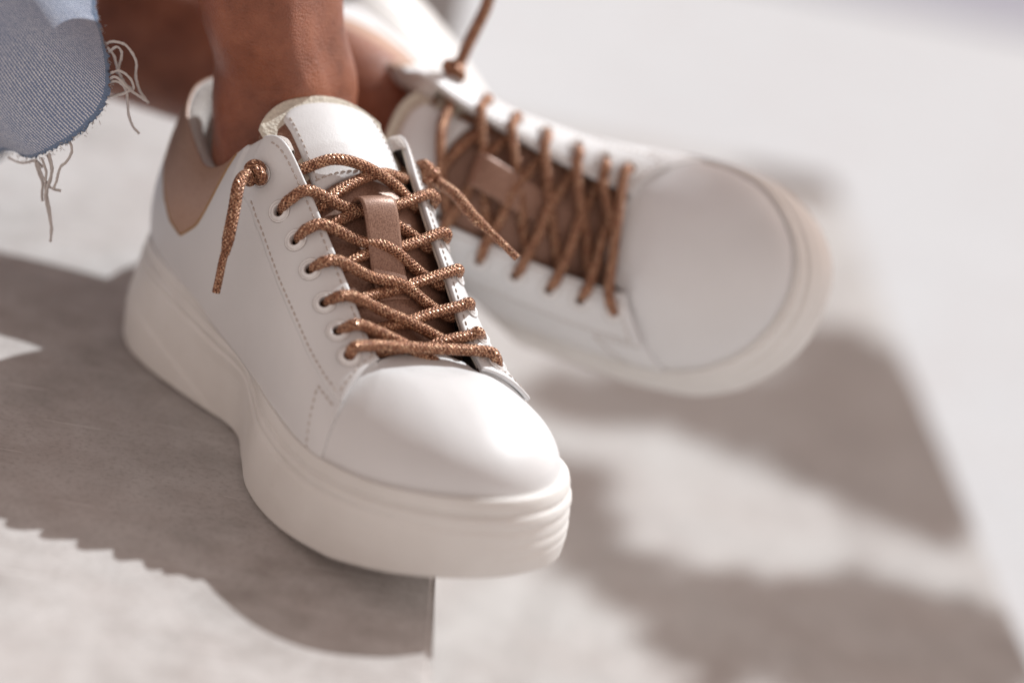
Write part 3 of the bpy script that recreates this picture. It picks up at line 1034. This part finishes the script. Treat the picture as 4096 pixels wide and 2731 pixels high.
for c, (a, b) in zip(ctr, hh):
    wz = min(1.0, max(0.0, (c[2] - 10.5) / 3.0))
    f_ = fr * (1 - wz) + np.array([0.54, -0.84, 0.0]) * wz
    f_ /= np.linalg.norm(f_)
    s__ = np.array([-f_[1], f_[0], 0.0])
    r = leg_ring(c, f_, s__, None, a, b)
    wq = min(1.0, max(0.0, (c[2] - 11.0) / 2.5)) * min(1.0, max(0.0, (34 - c[2]) / 10))
    r = r * (1 - wq) + shin_ring(c + np.array([-.25, .4, 0]), f_, b / 2.72) * wq
    # the tongue keeps the shin back
    loc = (r - T1) @ R1
    lim = np.interp(loc[:, 2], [6, 8.5, 10.85, 12.6, 13.75, 15, 17, 20, 24], [17.0, 14.9, 11.6, 8.7, 7.2, 7.9, 9.2, 11.0, 14.0]) + 0.25 * np.abs(loc[:, 1]) ** 1.2 * 0.3
    loc[:, 0] = np.minimum(loc[:, 0], lim)
    r = loc @ R1.T + T1
    # malleoli
    w = math.exp(-((c[2] - 11.6) / 1.3) ** 2)
    y = np.sin(th); x = np.cos(th)
    r = r + (0.28 * w * np.exp(-((x - 0.05) / 0.35) ** 2) * np.sign(y))[:, None] * sd_
    # tendons in front of the ankle and the shin edge
    w2 = math.exp(-((c[2] - 14) / 2.5) ** 2)
    r = r + (0.10 * w2 * np.exp(-((y - 0.25) / 0.18) ** 2) * np.clip(x, 0, 1))[:, None] * fr
    rings1.append(r)
# thigh of leg 1 back to the pelvis
def ring_dir(c, d, r, roll=0.0):
    d = np.asarray(d, float); d /= np.linalg.norm(d)
    a = np.cross([0, 0, 1.0], d); a /= np.linalg.norm(a)
    b = np.cross(d, a)
    return np.asarray(c) + r * (np.cos(th)[:, None] * b + np.sin(th)[:, None] * a)
for k in np.linspace(0.2, 1, 10):
    rings1.append(ring_dir(np.array([-20, 9, 51]) * (1 - k) + np.array([-21, 68, 27]) * k, (-.1, .9, -.4), 6.6 + 1.8 * k))
V1 = loft(rings1)
# leg 2: ankle lies across behind leg 1
path2 = np.array([(1.5, 2.2, 5.2), (-2.0, 3.2, 7.6), (-5.8, 5.6, 9.5), (-9.6, 8.0, 10.2), (-13.7, 9.0, 10.6), (-18.3, 9.8, 11.4), (-25, 11.0, 13.4), (-34, 12.5, 16.2), (-44, 15, 20), (-48, 25, 23), (-45, 40, 26), (-38, 56, 27), (-30, 68, 28)])
r2 = np.array([2.6, 3.0, 3.35, 3.3, 3.55, 3.9, 4.9, 5.5, 5.6, 6.3, 7.4, 8.4, 9.0])
u = np.linspace(0, len(path2) - 1, 110)
P2 = catmull(path2, u); rr = catmull(r2[:, None], u)[:, 0]
T_, N_, B_ = frames(P2)
rings2 = []
for c, n_, b_, r in zip(P2, N_, B_, rr):
    x = np.cos(th); y = np.sin(th)
    rings2.append(c + r * (x[:, None] * n_ * 1.05 + y[:, None] * b_ * 0.97))
V2 = loft(rings2)
pel = []
for z_, r_ in ((17.3, 10), (20, 14), (27, 16), (35, 15), (43, 13), (49, 12)):
    pel.append(np.c_[-26 + r_ * 1.15 * np.cos(th), 72 + r_ * 0.85 * np.sin(th), np.full(72, z_)])
V3 = loft(pel)
V, F, _ = merge([V1, V2, V3])
body = mesh_obj('body', V, F, M['skin'], person)

# jeans, leg 2: wide hem hanging off the lying leg
hem = np.array([ray_pt(222, -5, -3.5), ray_pt(238, 90, -6.0), ray_pt(250, 185, -8.0), ray_pt(232, 252, -9.0), ray_pt(190, 300, -9.4), ray_pt(140, 335, -9.4), ray_pt(72, 366, -8.6), ray_pt(0, 352, -6.0),
                (-22.4, -2.0, 6.2), (-22.8, 4, 4.4), (-22.0, 10, 4.2), (-20.4, 14.6, 6.8), (-19.0, 16.0, 11.3), (-18.4, 14.0, 16.0), (-18.0, 8.5, 18.8), (-17.9, 2.0, 18.4)])
nh = 220
H = catmull(hem, np.linspace(0, len(hem), nh, endpoint=False), True)
hl_ = np.r_[0, np.cumsum(np.linalg.norm(np.diff(np.r_[H, H[:1]], axis=0), axis=1))]
axis = np.array([(-17.5, 7, 11.6), (-25, 9.5, 13.8), (-34, 12, 16.3), (-44, 15, 20.5), (-48.5, 26, 24), (-45, 41, 27), (-38, 56, 28), (-30, 68, 28)])
rad_j = [1.0, 0.98, 0.92, 0.86, 0.95, 1.0, 1.05, 1.1]
nk = 90
uj = np.linspace(0, 1, nk) ** 1.35 * (len(axis) - 1)
Ax = catmull(axis, uj)
sc = catmull(np.array(rad_j)[:, None], uj)[:, 0]
c0 = H.mean(0)
rows, uvs = [], []
dist = np.r_[0, np.cumsum(np.linalg.norm(np.diff(Ax, axis=0), axis=1))]
T_, _, _ = frames(Ax)
ringang = np.linspace(0, 2 * np.pi, nh, endpoint=False)
for k in range(nk):
    w = min(1.0, dist[k] / 16)
    w = w * w * (3 - 2 * w)
    t0 = T_[k]
    a = np.cross([0, 0, 1.0], t0); a /= np.linalg.norm(a)
    b = np.cross(t0, a)
    base = H - c0
    # round section further up the leg, following the same angles
    ang = np.arctan2(base @ np.array([0, 0, 1.0]), base @ np.array([0, -1.0, 0]))
    rnd = 8.2 * sc[k] * (np.cos(ang)[:, None] * -a * np.sign(a @ np.array([0, 1.0, 0]) + 1e-9) + np.sin(ang)[:, None] * b)
    P = Ax[k] + (base + (c0 - axis[0]) * (1 - w)) * (1 - w) + rnd * w
    out = base / (np.linalg.norm(base, axis=1, keepdims=True) + 1e-9)
    fold = 0.55 * np.exp(-((dist[k] - 5) / 5) ** 2) * np.sin(ang * 5 + dist[k] * 0.35) + 0.3 * np.sin(ang * 3 - dist[k] * 0.25 + 1.0) * min(1, dist[k] / 4)
    rows.append(P + out * fold[:, None])
    uvs.append(np.c_[np.full(nh, dist[k]), hl_[:-1]])
G = np.array(rows)
# tattered hem edge
G[0] += rng.normal(0, 0.05, (nh, 3))
N = np.cross(np.gradient(G, axis=0), np.roll(G, -1, 1) - np.roll(G, 1, 1))
N /= np.linalg.norm(N, axis=2, keepdims=True) + 1e-9
Gi = G - N * 0.09 * np.sign(np.mean(np.sum(N * (G - Ax[:, None]), 2)))
V = np.concatenate([G.reshape(-1, 3), Gi.reshape(-1, 3)])
F = grid_faces(nk, nh, cv=True)
m_ = nk * nh
F += [tuple(m_ + i for i in f[::-1]) for f in F]
F += [(j, (j + 1) % nh, m_ + (j + 1) % nh, m_ + j) for j in range(nh)]
uv = np.concatenate([np.concatenate(uvs)] * 2)
jeans = mesh_obj('jeans_leg', V, F, M['denim'], person, uv)
# frayed threads at the hem
thr = [
 [(246, 100, -6.4), (262, 96, -6.8), (290, 105, -7.0), (312, 140, -7.1), (312, 178, -7.1), (322, 210, -7.0), (342, 238, -6.9)],
 [(248, 110, -6.6), (262, 130, -6.9), (272, 165, -7.0), (290, 195, -7.0), (305, 205, -7.0)],
 [(250, 120, -6.7), (268, 108, -7.0), (280, 122, -7.0), (274, 150, -6.9), (270, 170, -6.9)],
 [(252, 170, -7.8), (275, 163, -8.0), (300, 182, -8.0), (306, 205, -8.0), (290, 212, -8.0), (262, 220, -8.1)],
 [(250, 190, -8.0), (272, 188, -8.2), (290, 210, -8.2), (295, 260, -8.2), (305, 290, -8.1), (320, 307, -8.0)],
 [(252, 182, -8.0), (268, 178, -8.2), (296, 205, -8.2), (330, 228, -8.0), (341, 236, -7.9)],
 [(245, 215, -8.4), (256, 222, -8.5), (285, 215, -8.5), (298, 208, -8.4)],
 [(20, 362, -7.0), (50, 374, -7.8), (82, 370, -8.5), (98, 385, -8.7)],
 [(80, 366, -8.7), (88, 395, -8.8), (98, 420, -8.8), (96, 445, -8.8), (98, 462, -8.8)],
 [(95, 362, -8.9), (106, 395, -9.0), (104, 430, -9.0), (112, 470, -9.0), (118, 520, -9.0), (116, 555, -9.0)],
 [(112, 352, -9.1), (120, 385, -9.2), (112, 420, -9.2), (104, 450, -9.1), (112, 490, -9.0), (120, 530, -9.0)],
 [(160, 325, -9.4), (165, 348, -9.5), (152, 372, -9.5), (138, 385, -9.5), (130, 415, -9.4), (122, 435, -9.3)],
 [(86, 372, -8.8), (98, 405, -8.9), (118, 432, -8.9), (140, 438, -8.9)],
 [(108, 356, -9.0), (116, 375, -9.0), (118, 405, -9.0), (108, 440, -9.0), (110, 470, -9.0)],
]
for k, t_ in enumerate(thr):
    P = np.array([ray_pt(*q_) for q_ in t_])
    V, F, uv = tube(P, 0.055, 7, 0.09)
    V = V + rng.normal(0, 0.008, V.shape)
    mesh_obj('thread', V, F, M['fray'], jeans, uv)
# fringe of short fluff along the hem
fl_parts = []
for j in range(0, nh, 1):
    for _ in range(2):
        p = H[j] + rng.normal(0, 0.06, 3)
        d = np.array([0.45, -0.1, -0.5]) + rng.normal(0, 0.5, 3)
        fl_parts.append(tube(np.array([p, p + d * .05, p + d * .09 + rng.normal(0, .02, 3)]), 0.013, 4, 0.1))
V, F, uv = merge(fl_parts)
fz = mesh_obj('fringe', V, F, M['fray'], jeans)
fz['kind'] = 'stuff'
# jeans, leg 1: hem well above the ankle
rows, uvs = [], []
ax1 = np.array([(-13.4, -4.0, 30), (-15, -1.8, 36), (-16.5, -0.5, 42), (-18.2, 2.0, 48), (-20.5, 10, 51), (-21, 28, 45), (-21, 48, 36), (-21, 68, 28)])
ra1 = np.array([8.5, 8.0, 7.6, 7.6, 8.2, 8.8, 9.6, 10.4])
u = np.linspace(0, len(ax1) - 1, 50)
A1 = catmull(ax1, u); q1 = catmull(ra1[:, None], u)[:, 0]
T_, N_, B_ = frames(A1)
tj = np.linspace(0, 2 * np.pi, 120, endpoint=False)
d1 = np.r_[0, np.cumsum(np.linalg.norm(np.diff(A1, axis=0), axis=1))]
for k in range(50):
    rr_ = q1[k] + 0.35 * np.sin(5 * tj + d1[k] * .2)
    rows.append(A1[k] + rr_[:, None] * (np.cos(tj)[:, None] * N_[k] + np.sin(tj)[:, None] * B_[k]))
    uvs.append(np.c_[np.full(120, d1[k]), tj * 8.0])
G = np.array(rows)
V = np.concatenate([G.reshape(-1, 3), (G * 0.99 + A1[:, None] * 0.01).reshape(-1, 3)])
F = grid_faces(50, 120, cv=True)
m_ = 50 * 120
F += [tuple(m_ + i for i in f[::-1]) for f in F]
F += [(j, (j + 1) % 120, m_ + (j + 1) % 120, m_ + j) for j in range(120)]
mesh_obj('jeans_leg', V, F, M['denim'], person, np.concatenate([np.concatenate(uvs)] * 2))


# ------------------------------------------------------------------ leaf clumps added out of frame to shade the lower step and rear toe
br = empty('shade_caster', 'added unseen leaf clumps that shade the lower step and rear toe', 'shade caster')
# places of the clumps: where their shade lies on the lower step (x, y, radius) carried up the sun's direction
clumps = [(18, 40, 4.5), (22.2, 41, 5), (26.7, 41, 5.5), (31.5, 47, 5), (32.5, 41, 5), (28.6, 35, 4.2), (32.2, 31, 4), (23.5, 37.5, 3.5), (31, 55, 4),
          (10.5, 37.5, 3), (8.5, 24, 3), (9.4, 19.5, 2.6), (12.2, 16.0, 2.4),
          (16, 12.3, 3.2), (19.4, 12, 3.4), (23.5, 13.5, 3.4), (28.5, 15.5, 3.6), (33.5, 14.6, 3.4), (17, 7.5, 3), (24, 8.5, 3.2), (30, 9.5, 3.5), (31.5, 93, 3), (35, 93.8, 3), (33.6, 35.5, 3), (34.2, 50, 3)]
SD = SUN_DIR / SUN_DIR[2]
ax_a = np.cross(SUN_DIR, [0, 0, 1.0]); ax_a /= np.linalg.norm(ax_a)
ax_b = np.cross(SUN_DIR, ax_a)
LV, LF = [], []
caster_pts = []
# two clumps shade the toe of the lying shoe
clumps = [(x, y, -16.0, r) for x, y, r in clumps] + [(12.5, 3.5, 11.0, 3.2), (16.0, 0.0, 9.5, 3.6), (16.5, -3.5, 6.0, 3.2), (11.9, -1.3, 11.7, 3.0), (14.0, -3.0, 10.5, 3.0)]
for k, (x, y, z_, r) in enumerate(clumps):
    h = 165 + 15 * math.sin(k * 2.1)
    c = np.array([x, y, z_]) + SD * h
    caster_pts.append(c)
    n = int(24 * r * r / 4)
    for _ in range(n):
        q = rng.normal(0, 1, 2)
        q = q / np.linalg.norm(q) * r * math.sqrt(rng.random()) * 0.9
        base = c + ax_a * q[0] + ax_b * q[1] * 0.55 + SUN_DIR * rng.normal(0, 2)
        d = rng.normal(0, 1, 3); d /= np.linalg.norm(d)
        w = np.cross(d, SUN_DIR + rng.normal(0, .35, 3)); w /= np.linalg.norm(w)
        L, Wd = rng.uniform(2.4, 3.6), rng.uniform(0.8, 1.2)
        up = np.cross(d, w)
        i0 = len(LV)
        LV += [base, base + d * L * .35 + w * Wd, base + d * L * .7 + w * Wd * .7, base + d * L - up * .3, base + d * L * .7 - w * Wd * .7, base + d * L * .35 - w * Wd, base + d * L * .5 + up * .35]
        LF += [(i0 + 6, i0 + a_, i0 + b_) for a_, b_ in ((0, 1), (1, 2), (2, 3), (3, 4), (4, 5), (5, 0))]
fo = mesh_obj('caster_leaves', np.array(LV), LF, M['caster_leaf'], br, recalc=False)
fo['kind'] = 'stuff'
order = sorted(caster_pts, key=lambda c: c[1])
V, F, uv = tube(np.array([order[0] + [30, 10, 0]] + order[::3] + [order[-1] + [40, 60, 25]]), 0.13, 8, 2.0)
mesh_obj('caster_stem', V, F, M['caster_bark'], br)

bpy.context.view_layer.update()
